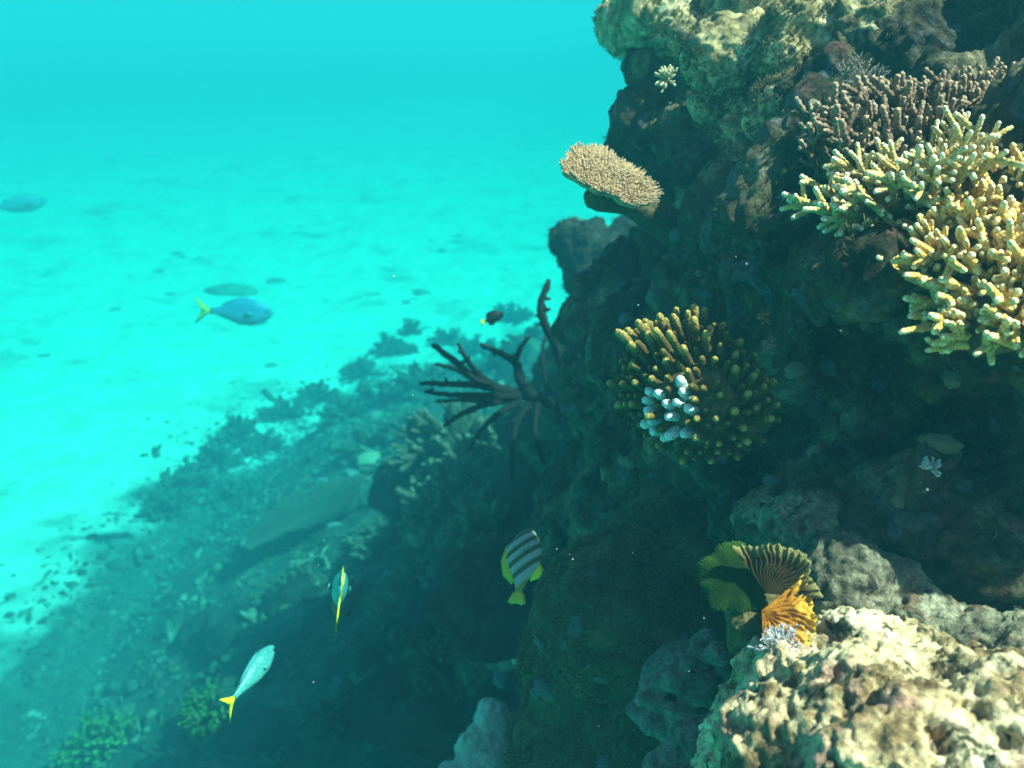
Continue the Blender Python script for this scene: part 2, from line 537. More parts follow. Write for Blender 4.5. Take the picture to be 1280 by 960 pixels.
rock("reef_boulder", "largest shaggy olive boulder above the brown staghorn thicket", "boulder", [(W(1105, 62, 1.95), .11), (W(1130, 98, 1.9), .075), (W(1080, 35, 1.98), .08), (W(1142, 50, 1.97), .065)], 0.0055, crag(0.055, 13), M_boulder, TOP)
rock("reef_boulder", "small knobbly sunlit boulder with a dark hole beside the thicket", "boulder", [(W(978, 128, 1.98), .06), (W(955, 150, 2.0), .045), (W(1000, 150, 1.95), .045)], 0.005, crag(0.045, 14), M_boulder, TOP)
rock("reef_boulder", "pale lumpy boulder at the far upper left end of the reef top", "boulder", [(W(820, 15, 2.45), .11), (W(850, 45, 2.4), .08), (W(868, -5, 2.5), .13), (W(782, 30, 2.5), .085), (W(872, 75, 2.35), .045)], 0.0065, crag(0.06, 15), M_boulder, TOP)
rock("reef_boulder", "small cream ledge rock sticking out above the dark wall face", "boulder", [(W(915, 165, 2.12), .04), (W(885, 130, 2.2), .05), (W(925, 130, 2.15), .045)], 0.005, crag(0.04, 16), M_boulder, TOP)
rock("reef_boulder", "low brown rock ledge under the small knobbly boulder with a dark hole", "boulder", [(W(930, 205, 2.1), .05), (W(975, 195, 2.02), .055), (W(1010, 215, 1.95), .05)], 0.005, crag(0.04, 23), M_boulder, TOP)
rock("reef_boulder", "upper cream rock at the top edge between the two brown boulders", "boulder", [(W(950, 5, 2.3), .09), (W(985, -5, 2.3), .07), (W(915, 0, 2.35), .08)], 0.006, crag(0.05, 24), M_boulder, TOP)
rock("grey_rock", "pitted rock with shade toned into its grey, standing above the ruffled corals", "rock",
     [(W(1050, 735, 1.34), .08), (W(1010, 665, 1.47), .075), (W(1090, 690, 1.44), .06), (W(965, 650, 1.55), .06), (W(1110, 750, 1.35), .07), (W(1150, 800, 1.3), .075), (W(1225, 830, 1.26), .08), (W(1290, 850, 1.22), .09), (W(1180, 740, 1.42), .09)], 0.005, crag(0.05, 28), M_shadegrey)
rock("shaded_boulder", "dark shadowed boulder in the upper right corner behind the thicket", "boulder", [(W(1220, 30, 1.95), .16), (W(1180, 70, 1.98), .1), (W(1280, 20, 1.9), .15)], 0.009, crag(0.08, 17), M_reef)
rock("brown_mound", "smooth dark brown turf covered mound below the finger coral", "boulder",
     [(W(800, 770, 2.0), (.24, .26, .18)), (W(880, 690, 2.1), (.20, .25, .16)), (W(740, 830, 2.05), (.17, .2, .14)), (W(840, 900, 1.95), (.22, .25, .22)), (W(760, 960, 2.0), (.22, .25, .2)), (W(930, 640, 2.2), (.16, .2, .13))],
     0.009, [lambda p: 0.035 * fbm(p * 5, 3, 81), lambda p: 0.022 * fbm(p * 17, 4, 82) + .012 * (.5 - worley(p * 14, 85)), lambda p: 0.008 * (0.5 - worley(p * 48, 83))], M_turf)
kb = []
for k in range(120):
    px, py = random.uniform(790, 920), random.uniform(795, 935)
    if (px - 860) ** 2 / 70 ** 2 + (py - 865) ** 2 / 75 ** 2 > 1 or py < 880 - (px - 790) * 0.9: continue
    kb.append((W(px, py, random.uniform(1.52, 1.6)), random.uniform(.012, .022)))
kb.insert(0, (W(865, 870, 1.68), (.10, .11, .10)))
rock("knobby_coral", "dark grey lumpy knob coral left of the sunlit limestone rock", "coral", kb, 0.0045, [lambda p: 0.006 * fbm(p * 40, 3, 91)], M_grey)
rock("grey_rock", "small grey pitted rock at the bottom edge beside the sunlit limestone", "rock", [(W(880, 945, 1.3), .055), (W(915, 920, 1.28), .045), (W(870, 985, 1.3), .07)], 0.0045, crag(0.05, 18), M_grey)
rock("pale_slab", "pale sand covered slab at the bottom centre beside the brown mound", "rock", [(W(602, 945, 3.2), (.10, .17, .07)), (W(585, 985, 3.1), (.13, .14, .07)), (W(615, 905, 3.3), (.07, .11, .06))], 0.007, [lambda p: 0.035 * fbm(p * 6, 3, 95), lambda p: 0.012 * fbm(p * 28, 3, 96)], M_white)
rock("pale_pebble", "small pale stone left of the brown mound top", "rock", [(W(655, 803, 4.1), (.05, .06, .06)), (W(648, 818, 4.1), (.04, .05, .05))], 0.005, [lambda p: 0.008 * fbm(p * 18, 3, 97)], M_white)
AD = floor_depth(480, 905) - .1
rock("arched_rock", "curved pale edged rock on the dark slope near bottom centre", "rock",
     [(W(a, b, AD - c), r * 1.6) for a, b, c, r in [(450, 848, 0, .045), (470, 843, 0, .05), (490, 856, 0, .055), (510, 875, .02, .06), (505, 905, 0, .09), (475, 925, 0, .10)]], 0.012, crag(0.12, 19), M_grey)
rock("coral_outcrop", "dark lumpy coral outcrop jutting left under the table coral", "coral",
     [(W(a, b, c * 1.6), (r * 1.6 if not hasattr(r, '__len__') else tuple(q * 1.6 for q in r))) for a, b, c, r in
      [(735, 310, 3.5, (.12, .13, .10)), (712, 300, 3.5, .075), (770, 320, 3.5, .12), (760, 360, 3.45, .13), (790, 300, 3.5, .10), (730, 350, 3.5, .08), (790, 400, 3.4, .14), (745, 288, 3.5, .05), (718, 285, 3.55, .04), (715, 322, 3.5, .06),
       (750, 420, 3.5, .13), (735, 385, 3.5, .05), (800, 350, 3.4, .14)]],
     0.015, crag(0.12, 20, 0.6), M_darkcoral)

# ------------------------------------------------------------------ corals
def rvec():
    return Vector((random.gauss(0, 1), random.gauss(0, 1), random.gauss(0, 1))).normalized()

def frame(n):
    a = n.orthogonal().normalized()
    return a, n.cross(a)

def branch_mb(o, d, L, r, subs=3, knob=0.10, n=9, step=0.0042, taper=0.75, bend=0.25, sub_len=(0.3, 0.55)):
    """A coral branch: gently bent main axis with side branchlets, tip attribute rising to 1 at every end."""
    mb = MB()
    def axis(o, d, L):
        k = max(4, int(L / step))
        p, pts = Vector(o), []
        dd = Vector(d)
        wob = rvec() * bend / k
        for i in range(k + 1):
            pts.append(p.copy())
            p = p + dd * (L / k)
            dd = (dd + wob).normalized()
        return pts
    pts = axis(o, d, L)
    k = len(pts)
    mb.tube(pts, np.linspace(r, r * taper, k), n, 0, 1, knob, 3)
    for s in range(subs):
        i = int(k * random.uniform(0.2, 0.75))
        ax = (pts[min(i + 1, k - 1)] - pts[max(i - 1, 0)]).normalized()
        side = (rvec() - ax * 0).normalized()
        side = (side - ax * side.dot(ax)).normalized()
        dd = (ax * random.uniform(0.6, 1.1) + side).normalized()
        l2 = L * random.uniform(*sub_len)
        sp = axis(pts[i], dd, l2)
        mb.tube(sp, np.linspace(r * 0.82, r * 0.65, len(sp)), n, 0.25, 1, knob, 3)
    return mb

def colony(name, label, base, N, disk, L, r, count, mat, basemat, spread=0.9, subs=(2, 4), extra=0, elong=None, **kw):
    t = thing(name, label, "coral", base)
    a, b2 = frame(N)
    if elong:
        a = (elong - N * elong.dot(N)).normalized(); b2 = N.cross(a)
    ra, rb2 = disk if hasattr(disk, '__len__') else (disk, disk)
    mb = MB()
    v0, f0 = ICO[3]
    R = np.array([a[:], b2[:], N[:]])
    hb = min(ra, rb2) * 0.45
    bv = v0 * np.array([ra * 1.0, rb2 * 1.0, hb])
    bv = bv * (1 + 0.18 * fbm(bv * 25 + 3.3, 3, 5))[:, None]
    mb.add(bv @ R + np.array((base - N * hb * 0.6)[:]), None, f0)
    part("base", mb, basemat, t)
    for k in range(count):
        rad = math.sqrt((k + 0.5) / count)
        th = k * 2.39996 + random.uniform(-.3, .3)
        u, v = math.cos(th) * rad, math.sin(th) * rad
        o = base + a * (u * ra) + b2 * (v * rb2) - N * (hb * 0.6 * rad)
        d = (N + (a * u + b2 * v) * spread + rvec() * 0.18).normalized()
        l = random.uniform(*L)
        part("branch", branch_mb(o, d, l, r * random.uniform(.85, 1.15), random.randint(*subs), **kw), mat, t)
    if extra:
        mb = MB()
        for k in range(extra):
            rad = math.sqrt(random.random()) * 1.05
            th = random.uniform(0, 6.283)
            u, v = math.cos(th) * rad, math.sin(th) * rad
            o = base + a * (u * ra) + b2 * (v * rb2) - N * (hb * 0.6 * rad)
            d = (N + (a * u + b2 * v) * spread + rvec() * 0.22).normalized()
            m2 = branch_mb(o, d, random.uniform(*L) * .8, r * .8, 2, **kw)
            for vv, qq, tt, aa in zip(m2.v, m2.q, m2.t, m2.a):
                mb.add(vv, None, None, aa)
            mb.q += [x + mb.n - m2.n for x in m2.q]; mb.t += [x + mb.n - m2.n for x in m2.t]
        tag(part("small_branches", mb, mat, t), kind="stuff")
    return t

M_yellow = coral_mat("yellow_staghorn", (0.72, 0.45, 0.13), (0.95, 0.80, 0.48), 0.70, 1.0)
M_paleyellow = coral_mat("pale_staghorn", (0.56, 0.41, 0.15), (0.92, 0.82, 0.58), 0.68, 1.0)
M_brownstag = coral_mat("brown_staghorn", (0.14, 0.082, 0.048), (0.48, 0.32, 0.21), 0.55, 1.0, cor=160, bstr=0.9)
M_finger = coral_mat("brown_finger", (0.10, 0.066, 0.017), (0.52, 0.36, 0.10), 0.62, 1.0)
M_bleached = coral_mat("bleached_finger", (0.40, 0.46, 0.40), (0.62, 0.68, 0.66), 0.2, 0.7, var=0.25)
M_table = coral_mat("tan_table", (0.50, 0.31, 0.17), (0.84, 0.60, 0.36), 0.50, 1.0, cor=200)
M_coralbase = rock_mat("coral_base", [(0.3, (0.05, 0.038, 0.016)), (0.6, (0.13, 0.10, 0.04)), (0.8, (0.22, 0.17, 0.08))], scale=20, fine=120, bdist=0.006)

colony("staghorn_coral", "robust yellow staghorn coral with cream tips, lowest of the pair at right edge", W(1268, 345, 1.14), D(-.55, .62, -.56), (.105, .085), (.045, .080), .0068, 90, M_yellow, M_coralbase, spread=1.0, extra=50, knob=.13, step=.0034, taper=.58, subs=(1, 3), sub_len=(.25, .42))
colony("staghorn_coral", "yellow olive staghorn coral at right edge directly above the robust cream tipped one", W(1215, 264, 1.24), D(-.35, .75, -.5), (.135, .085), (.045, .080), .0066, 96, M_yellow, M_coralbase, spread=1.0, extra=50, knob=.13, step=.0034, taper=.58, subs=(1, 3), sub_len=(.25, .42))
colony("staghorn_coral", "pale staghorn coral with white tips reaching left out of the wall", W(1122, 234, 1.29), D(-.45, .75, -.45), (.105, .05), (.045, .085), .0056, 46, M_paleyellow, M_coralbase, spread=1.1, knob=.15, step=.0032, taper=.62, elong=D(-.85, .45, 0), subs=(3, 5))
colony("staghorn_thicket", "dull brown knobbly staghorn thicket behind the yellow corals", W(1185, 165, 1.52), D(-.05, .85, -.52), (.24, .13), (.075, .12), .0062, 96, M_brownstag, M_coralbase, spread=0.35, subs=(2, 4), knob=0.24, elong=D(.92, .2, .3), n=7, step=.006, extra=170)

# finger coral with bleached fingers
fc = W(868, 492, 1.46)
t = thing("finger_coral", "brown finger coral with golden tips and a bleached white patch", "coral", fc)
FA, FB, FN = D(.75, -.55, .35), None, D(-.35, .35, -.87)
FA = (FA - FN * FA.dot(FN)).normalized(); FB = FN.cross(FA)
mb = MB()
v0, f0 = ICO[4]
rx, ry, rz = .110, .082, .078
bv = v0 * np.array([rx, ry, rz])
bv = bv * (1 + 0.22 * fbm(bv * 22, 3, 8))[:, None]
mb.add(bv @ np.array([FA[:], FB[:], FN[:]]) + np.array(fc[:]), None, f0)
part("base", mb, M_coralbase, t)
cnt, made = 380, 0
smb = MB()
for k in range(cnt):
    z = 1 - 2 * (k + 0.5) / cnt
    th = k * 2.39996
    s = math.sqrt(1 - z * z)
    nx, ny, nz = s * math.cos(th), s * math.sin(th), z
    if nz < -0.25: continue
    small = k % 2 == 1
    if nx > .2 and random.random() < .22: continue
    p = fc + FA * (nx * rx) + FB * (ny * ry) + FN * (nz * rz)
    d = (FA * (nx / rx) + FB * (ny / ry) + FN * (nz / rz)).normalized()
    d = (d + D(-.25, .45, -.1) * 0.35 + rvec() * 0.20).normalized()
    ca = (p - CAM)
    dep = ca.dot(FW); px = 640 + ca.dot(RT) / dep * FPX; py = 480 - ca.dot(UP) / dep * FPX
    white = (812 < px < 868 and 475 < py < 550) and nz > 0.1 and random.random() < .7
    L = random.uniform(.010, .016) if white else random.uniform(.016, .042) * (1.35 if py < 455 and px < 900 else .85)
    r0 = .0088 if not white else .0112
    if small and not white: L *= .6; r0 *= .85
    k2 = max(4, int(L / .0035))
    pts = [p - d * .012 + d * ((L + .012) * i / k2) for i in range(k2 + 1)]
    if (small and not white) or made >= 99:
        smb.tube(pts, np.linspace(r0, r0 * .75, k2 + 1), 10, 0, .8, 0.06, 4)
        continue
    mb = MB()
    r0 *= random.uniform(.8, 1.15)
    mb.tube(pts, np.linspace(r0, r0 * .66, k2 + 1), 12, 0, 1, 0.09, 4)
    part("finger", mb, M_bleached if white else M_finger, t, label="bleached white finger" if white else None)
    made += 1
tag(part("small_fingers", smb, M_finger, t), kind="stuff")

# table coral
tc = W(757, 226, 2.0)
t = thing("table_coral", "tan table coral plate jutting from the wall over open water", "coral", tc)
TN = D(.38, .68, -.62)
TA = D(.95, -.30, .0); TA = (TA - TN * TA.dot(TN)).normalized(); TB = TN.cross(TA)
def plate_mb(c, A, B, N, ra, rb_, nb, seed, br=(.006, .014), rr=.0022, thick=.012, cone=0.0, flat_lo=0.0):
    mb = MB()
    nr, na = 14, 72
    th = np.arange(na) * 2 * np.pi / na
    edge = 1 + 0.16 * np.sin(2 * th + seed) + 0.09 * np.sin(3 * th + 2 * seed) + 0.05 * np.sin(7 * th + seed) + 0.03 * np.sin(17 * th)
    A_, B_, N_, C_ = (np.array(x[:]) for x in (A, B, N, c))
    rows = []
    for side in (1, -1):
        for i in (range(nr) if side == 1 else range(nr - 1, -1, -1)):
            f = (i + 0.02) / (nr - 1)
            rad = f * edge
            x, y = np.cos(th) * rad * ra, np.sin(th) * rad * rb_
            z = cone * f * f * ra + side * thick * (1 - 0.6 * f) * (1 if side == 1 else 1 + 2.2 * (1 - f) ** 2)
            z = z + 0.05 * ra * np.sin(3 * th + seed) * f * f
            rows.append(C_ + x[:, None] * A_ + y[:, None] * B_ + (np.zeros(na) + z)[:, None] * N_)
    mb.grid(np.array(rows).reshape(-1, 3), len(rows), na, wrap=True, att=0.1)
    for k in range(nb):
        f = math.sqrt((k + .5) / nb)
        a = k * 2.39996
        e = 1 + 0.16 * math.sin(2 * a + seed) + 0.09 * math.sin(3 * a + 2 * seed) + 0.05 * math.sin(7 * a + seed) + 0.03 * math.sin(17 * a)
        o = c + A * (math.cos(a) * f * e * ra) + B * (math.sin(a) * f * e * rb_) + N * (cone * f * f * ra + thick * (1 - .6 * f) * .95 + 0.05 * ra * math.sin(3 * a + seed) * f * f)
        out = (A * math.cos(a) + B * math.sin(a))
        d = (N + out * (0.15 + 1.1 * f ** 4) + rvec() * 0.3).normalized()
        L = random.uniform(*br) * (1 + .5 * f ** 4)
        mb.tube([o, o + d * L * .55, o + d * L], [rr, rr * .9, rr * .7], 5, 0.2, 1.0, 0, 3)
    return mb
part("plate", plate_mb(tc, TA, TB, TN, .092, .110, 1500, 1.1, (.006, .014), .0021, .010, 0.10), M_table, t)
mb = MB()
mb.tube([W(850, 290, 2.36), W(815, 268, 2.18), W(785, 250, 2.09), tc - TN * .045], [.05, .04, .035, .03], 14, 0, .1, .05, 3)
part("stalk", mb, M_coralbase, t)

# big plate coral on the slope
pc = W(385, 640, floor_depth(385, 655) - .25)
t = thing("plate_coral", "wide flat plate coral leaning down the slope above dark hollow", "coral", pc)
PN = D(-.30, .80, -.52)
PA = D(.80, .52, .25); PA = (PA - PN * PA.dot(PN)).normalized(); PB = PN.cross(PA)
M_plate = coral_mat("grey_plate", (0.10, 0.095, 0.07), (0.21, 0.20, 0.15), 0.2, 1.0, cor=40, bdist=.01)
part("plate", plate_mb(pc, PA, PB, PN, .72, .44, 3600, 2.3, (.012, .03), .006, .045, 0.05), M_plate, t)
mb = MB()
mb.tube([pc - PN * .9 + PA * .2, pc - PN * .5 + PA * .1, pc - PN * .22], [.3, .22, .15], 14, 0, .1, .05, 3)
part("stalk", mb, M_darkcoral, t)

# leafy and ruffled corals on the limestone rock
def fan_mb(c, A, B, N, R, lo, hi, ridges, amp, thick, cup, seed, frill=0.0, warp=7.0, nr=22, na=120):
    """A fan shaped coral leaf: radial ridges, wavy rim, real thickness."""
    A_, B_, N_, C_ = (np.array(x[:]) for x in (A, B, N, c))
    th = np.linspace(lo, hi, na)
    edge = 1 + 0.06 * np.sin(5 * th + seed) + 0.04 * np.sin(9 * th + 2 * seed) + 0.015 * np.sin(ridges * th)
    rows = []
    for side in (1, -1):
        for i in (range(nr) if side == 1 else range(nr - 1, -1, -1)):
            f = (i + .05) / (nr - 1 + .05)
            rad = R * f * edge
            wq = np.stack([np.cos(th) * f * 2.2, np.sin(th) * f * 2.2, np.full(na, seed * 1.7)], 1)
            w = amp * np.sin(ridges * th + warp * fbm(wq, 3, 23) + 2.0 * np.sin(f * 9 + seed)) * f ** 0.8 * (.45 + .9 * np.abs(perlin(wq * 2.3, 29)) ** .5) + frill * np.sin(8 * th + seed + 2 * f) * f ** 2
            z = cup * f * f * R + w + side * thick * (1 - .7 * f ** 6)
            pv_ = np.stack([np.cos(th) * rad / R * 5, np.sin(th) * rad / R * 5, np.full(na, seed * 3.0)], 1)
            z = z + amp * 1.3 * fbm(pv_, 3, 17) * f
            rag = 1 + (0.07 * perlin(np.stack([th * 9, np.full(na, seed), np.zeros(na)], 1), 4) + .05 * perlin(np.stack([th * 31, np.full(na, seed), np.zeros(na)], 1), 5)) * f ** 3
            rows.append(C_ + (np.cos(th) * rad * rag)[:, None] * A_ + (np.sin(th) * rad * rag)[:, None] * B_ + z[:, None] * N_)
    mb = MB()
    f = np.concatenate([np.linspace(0, 1, nr), np.linspace(1, 0, nr)])
    mb.grid(np.array(rows).reshape(-1, 3), len(rows), na, att=np.repeat(f, na))
    return mb
M_green = coral_mat("green_fan", (0.010, 0.030, 0.003), (0.028, 0.065, 0.008), 0.5, 1.0, cor=600, var=.4, bdist=.0012)
M_brownruff = coral_mat("brown_ruffle", (0.055, 0.030, 0.010), (0.24, 0.20, 0.075), 0.72, 1.0, cor=500, var=.3, bdist=.0012)
M_orange = coral_mat("orange_ruffle", (0.36, 0.135, 0.010), (0.66, 0.38, 0.05), 0.6, 1.0, cor=500, var=.25, bdist=.0012)
def fan(name, label, px, py, d, up, N, R, lo, hi, mat, *a, **kw):
    c = W(px, py, d)
    N = N.normalized(); A = (up - N * up.dot(N)).normalized(); B = N.cross(A)
    mb = fan_mb(c, A, B, N, R, math.radians(lo), math.radians(hi), *a, **kw)
    o = obj(name, mb.mesh(name, c, mat), loc=c)
    return tag(o, label, "coral")
fan("leaf_coral", "round deep green leaf coral left of the brown ruffled one", 918, 722, 1.21, D(-.7, .3, 0), D(-.25, .25, -.93), .047, -180, 179.9, M_green, 70, .0004, .004, -.12, 1.0, frill=.001, na=260)
fan("ruffled_coral", "upright brown ruffled coral with pale green rim", 958, 742, 1.185, D(.5, .85, 0), D(-.2, .15, -.97), .066, -62, 66, M_brownruff, 46, .0028, .0016, .18, 2.0, frill=.004, na=220)
fan("ruffled_coral", "bright orange ruffled coral under the brown ruffled coral", 952, 764, 1.165, D(.85, -.55, -.1), D(-.1, .62, -.78), .068, -66, 66, M_orange, 24, .0052, .0020, .10, 3.0, frill=.004, warp=12.0, na=220)
mb = lump([(W(940, 760, 1.24), (.035, .035, .045)), (W(935, 790, 1.22), (.03, .03, .04)), (W(970, 745, 1.25), .035), (W(925, 740, 1.25), .022)], .003, crag(.02, 33, .4))
o = obj("knobby_coral", mb.mesh("knobby_coral", W(940, 760, 1.24), M_coralbase), loc=W(940, 760, 1.24))
tag(o, "olive green knob the ruffled corals grow from, beside the limestone", "coral")

# feathery tufts
def tuft(name, label, cat, c, N, R, count, mat, r=.0009, feather=3, spread=1.2):
    mb = MB()
    for k in range(count):
        d = (N + rvec() * spread).normalized()
        if d.dot(N) < 0.05: continue
        L = R * random.uniform(.7, 1.1)
        side = rvec()
        pts = [c + d * (L * f) + side * (L * .18 * f * f) for f in (0, .35, .7, 1)]
        mb.tube(pts, [r, r, r * .8, r * .6], 5, 0, 1)
        for s in range(feather):
            f = random.uniform(.4, .95)
            o = c + d * (L * f) + side * (L * .18 * f * f)
            e = (d + rvec() * .9).normalized()
            mb.tube([o, o + e * L * .12, o + e * L * .22], [r * .8, r * .7, r * .5], 4, .5, 1)
    o = obj(name, mb.mesh(name, c, mat), loc=c)
    return tag(o, label, cat)
M_tuft = coral_mat("violet_tuft", (0.35, 0.30, 0.30), (0.82, 0.76, 0.80), 0.3, 0.9, var=.1)
M_star = coral_mat("brown_feather", (0.17, 0.13, 0.10), (0.34, 0.28, 0.24), 0.3, 0.9, var=.1)
tuft("soft_coral", "pale violet feathery soft coral tuft below the orange ruffled coral", "coral", W(975, 815, 1.12), D(-.1, .75, -.65), .034, 90, M_tuft, r=.0011, feather=5)
tuft("feather_star", "grey brown feather star with spread arms between boulders and thicket", "feather star", W(1078, 112, 1.72), D(-.2, .8, -.55), .062, 34, M_star, r=.0016, feather=8, spread=1.4)
M_cluster = coral_mat("cream_cluster", (0.40, 0.33, 0.16), (0.72, 0.66, 0.42), .2, .9, var=.15)
tuft("small_coral", "tiny cream branching coral on the dark upper wall face", "coral", W(834, 100, 2.05), D(-.6, .3, -.7), .030, 34, M_cluster, r=.004, feather=2)
tuft("small_coral", "tiny pink knobbly coral on the dark wall left of the yellow staghorn", "coral", W(1093, 297, 1.45), D(-.6, .3, -.7), .016, 26, coral_mat("pink_cluster", (.32, .17, .14), (.5, .32, .28), .3, .9, var=.1), r=.0028, feather=2)

tuft("small_coral", "tiny rosy coral nub on the dark wall right of the finger coral", "coral", W(964, 432, 1.60), D(-.6, .3, -.7), .015, 24, coral_mat("rose_cluster", (.34, .15, .12), (.55, .32, .26), .3, .9, var=.1), r=.003, feather=2)
tuft("small_coral", "tiny whitish branching coral on the dark wall above the limestone rock", "coral", W(1165, 585, 1.34), D(-.5, .5, -.7), .018, 26, coral_mat("whitish_cluster", (.45, .45, .40), (.66, .66, .6), .3, .9, var=.1), r=.0032, feather=2)
tuft("small_coral", "tiny orange brown coral on the dark wall above the rosy nub", "coral", W(957, 398, 1.62), D(-.6, .3, -.7), .014, 20, coral_mat("rust_cluster", (.32, .13, .04), (.5, .25, .1), .3, .9, var=.1), r=.0026, feather=2)

# small encrusting nubs on the shaded wall
nub_mats = [rock_mat("nub_" + n, [(.3, tuple(x * .6 for x in c)), (.6, c), (.8, tuple(min(.7, x * 1.5) for x in c))], scale=60, fine=300, bstr=.8, bdist=.003)
            for n, c in (("grey", (.20, .21, .21)), ("rose", (.26, .12, .10)), ("cream", (.36, .31, .20)), ("olive", (.11, .10, .035)))]
nubs = []
for k in range(8):
    v, f = ICO[3]
    p = v * np.array([1, 1, .6]) * (1 + .5 * fbm(v * 1.8 + k * 3, 3, 90 + k) + .3 * (.5 - worley(v * 3.0 + k, 91)))[:, None]
    mb = MB(); mb.add(p, None, f)
    nubs.append(mb.mesh("encrusting_coral", mat=nub_mats[k % 4]))
MOUND = BVHTree.FromObject(bpy.data.objects["brown_mound"], bpy.context.evaluated_depsgraph_get())
random.seed(77)
n_done = 0
while n_done < 90:
    px, py = random.uniform(770, 1290), random.uniform(120, 770)
    r = (W(px, py, 1.0) - CAM).normalized()
    h_, nn, _, dist = BVH.ray_cast(CAM, r)
    if h_ is None or dist > 3.4: continue
    R_ = random.uniform(.007, .020) * (.6 + dist * .3)
    m_ = MOUND.ray_cast(CAM - bpy.data.objects["brown_mound"].location, r)
    if m_[0] is not None and m_[3] < dist: continue
    o = obj("encrusting_coral", random.choice(nubs), loc=h_ - nn * R_ * .2)
    o.rotation_mode = 'QUATERNION'
    o.rotation_quaternion = nn.to_track_quat('Z', 'Y')
    o.scale = (R_ * random.uniform(.7, 1.7), R_ * random.uniform(.7, 1.4), R_ * random.uniform(.7, 1.3))
    tag(o, "small encrusting coral nub on the shaded face of the reef wall", "coral", "encrusting nubs on the reef wall")
    n_done += 1

n_done = 0
mo = bpy.data.objects["brown_mound"].location
while n_done < 40:
    px, py = random.uniform(640, 930), random.uniform(650, 955)
    r = (W(px, py, 1.0) - CAM).normalized()
    h_, nn, _, dist = MOUND.ray_cast(CAM - mo, r)
    if h_ is None: continue
    R_ = random.uniform(.008, .026)
    o = obj("encrusting_coral", random.choice(nubs[0::4] + nubs[3::4]), loc=h_ + mo - nn * R_ * .25)
    o.rotation_mode = 'QUATERNION'
    o.rotation_quaternion = nn.to_track_quat('Z', 'Y')
    o.scale = (R_ * random.uniform(.7, 1.7), R_ * random.uniform(.7, 1.4), R_ * random.uniform(.6, 1.2))
    tag(o, "small encrusting coral nub on the brown turf covered mound", "coral", "encrusting nubs on the mound")
    n_done += 1

random.seed(31)
for k in range(60):
    px, py = random.uniform(400, 650), random.uniform(560, 950)
    p = on_floor(px, py)
    R_ = random.uniform(.02, .075) * (p - CAM).length / 6
    o = obj("encrusting_coral", nubs[(k * 2) % 8], loc=p)
    o.rotation_euler = (random.uniform(-.6, .6), random.uniform(-.6, .6), random.uniform(0, 6))
    o.scale = (R_ * random.uniform(.7, 1.9), R_ * random.uniform(.7, 1.4), R_ * random.uniform(.6, 1.2))
    tag(o, "greyish encrusting coral lump on the dark foot of the reef", "coral", "encrusting lumps on the reef foot")

# dark branching corals under the wall
KB = 1.25
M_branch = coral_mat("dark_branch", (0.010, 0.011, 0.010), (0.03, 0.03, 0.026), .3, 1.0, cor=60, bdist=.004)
def poly_branch(root, name, pts, r, jig=0.0):
    P = [W(a, b, c * KB) for a, b, c in pts]
    out = []
    for i in range(len(P) - 1):                       # Catmull-Rom smoothing
        a, b_, c_, d_ = P[max(i - 1, 0)], P[i], P[i + 1], P[min(i + 2, len(P) - 1)]
        for s in range(6):
            u = s / 6
            out.append(0.5 * ((2 * b_) + (c_ - a) * u + (2 * a - 5 * b_ + 4 * c_ - d_) * u * u + (3 * b_ - a - 3 * c_ + d_) * u ** 3))
    out.append(P[-1])
    out = [p + rvec() * r * .12 for p in out]
    mb = MB()
    r *= KB
    mb.tube(out, np.linspace(r, r * .40, len(out)), 9, 0, 1, .10, 3)
    for q in range(len(out) // 2):                    # short side twigs and knobs
        i = random.randrange(3, len(out) - 1)
        ax = (out[i + 1] - out[i - 1]).normalized()
        e = (ax * random.uniform(.3, 1.0) + rvec()).normalized()
        l = r * random.uniform(.7, 1.5)
        mb.tube([out[i], out[i] + e * l * .5 + rvec() * l * .06, out[i] + e * l], [r * .42, r * .36, r * .24], 6, .4, 1, .08, 3)
    return part(name, mb, M_branch, root)
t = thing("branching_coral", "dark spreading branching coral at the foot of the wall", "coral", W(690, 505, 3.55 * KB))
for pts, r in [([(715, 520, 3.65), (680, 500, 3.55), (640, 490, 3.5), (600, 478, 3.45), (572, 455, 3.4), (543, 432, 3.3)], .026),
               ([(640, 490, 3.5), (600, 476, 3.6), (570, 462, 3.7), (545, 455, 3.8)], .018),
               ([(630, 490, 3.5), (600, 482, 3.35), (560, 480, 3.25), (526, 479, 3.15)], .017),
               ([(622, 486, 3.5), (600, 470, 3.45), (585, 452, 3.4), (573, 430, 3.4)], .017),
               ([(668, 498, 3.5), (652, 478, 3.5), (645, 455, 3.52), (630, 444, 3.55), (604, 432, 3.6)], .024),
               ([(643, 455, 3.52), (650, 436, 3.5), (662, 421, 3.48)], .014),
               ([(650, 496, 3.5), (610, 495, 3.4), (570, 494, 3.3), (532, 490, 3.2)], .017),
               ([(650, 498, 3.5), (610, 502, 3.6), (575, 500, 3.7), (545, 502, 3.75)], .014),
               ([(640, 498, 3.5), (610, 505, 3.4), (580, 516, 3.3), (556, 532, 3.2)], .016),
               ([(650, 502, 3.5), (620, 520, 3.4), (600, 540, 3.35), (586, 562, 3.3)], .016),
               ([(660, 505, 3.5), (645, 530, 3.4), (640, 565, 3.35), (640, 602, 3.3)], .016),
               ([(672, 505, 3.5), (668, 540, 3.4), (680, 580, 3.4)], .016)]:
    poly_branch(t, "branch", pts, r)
t = thing("whip_coral", "tall dark curved whip coral rising beside the branching coral", "coral", W(712, 495, 3.5 * KB))
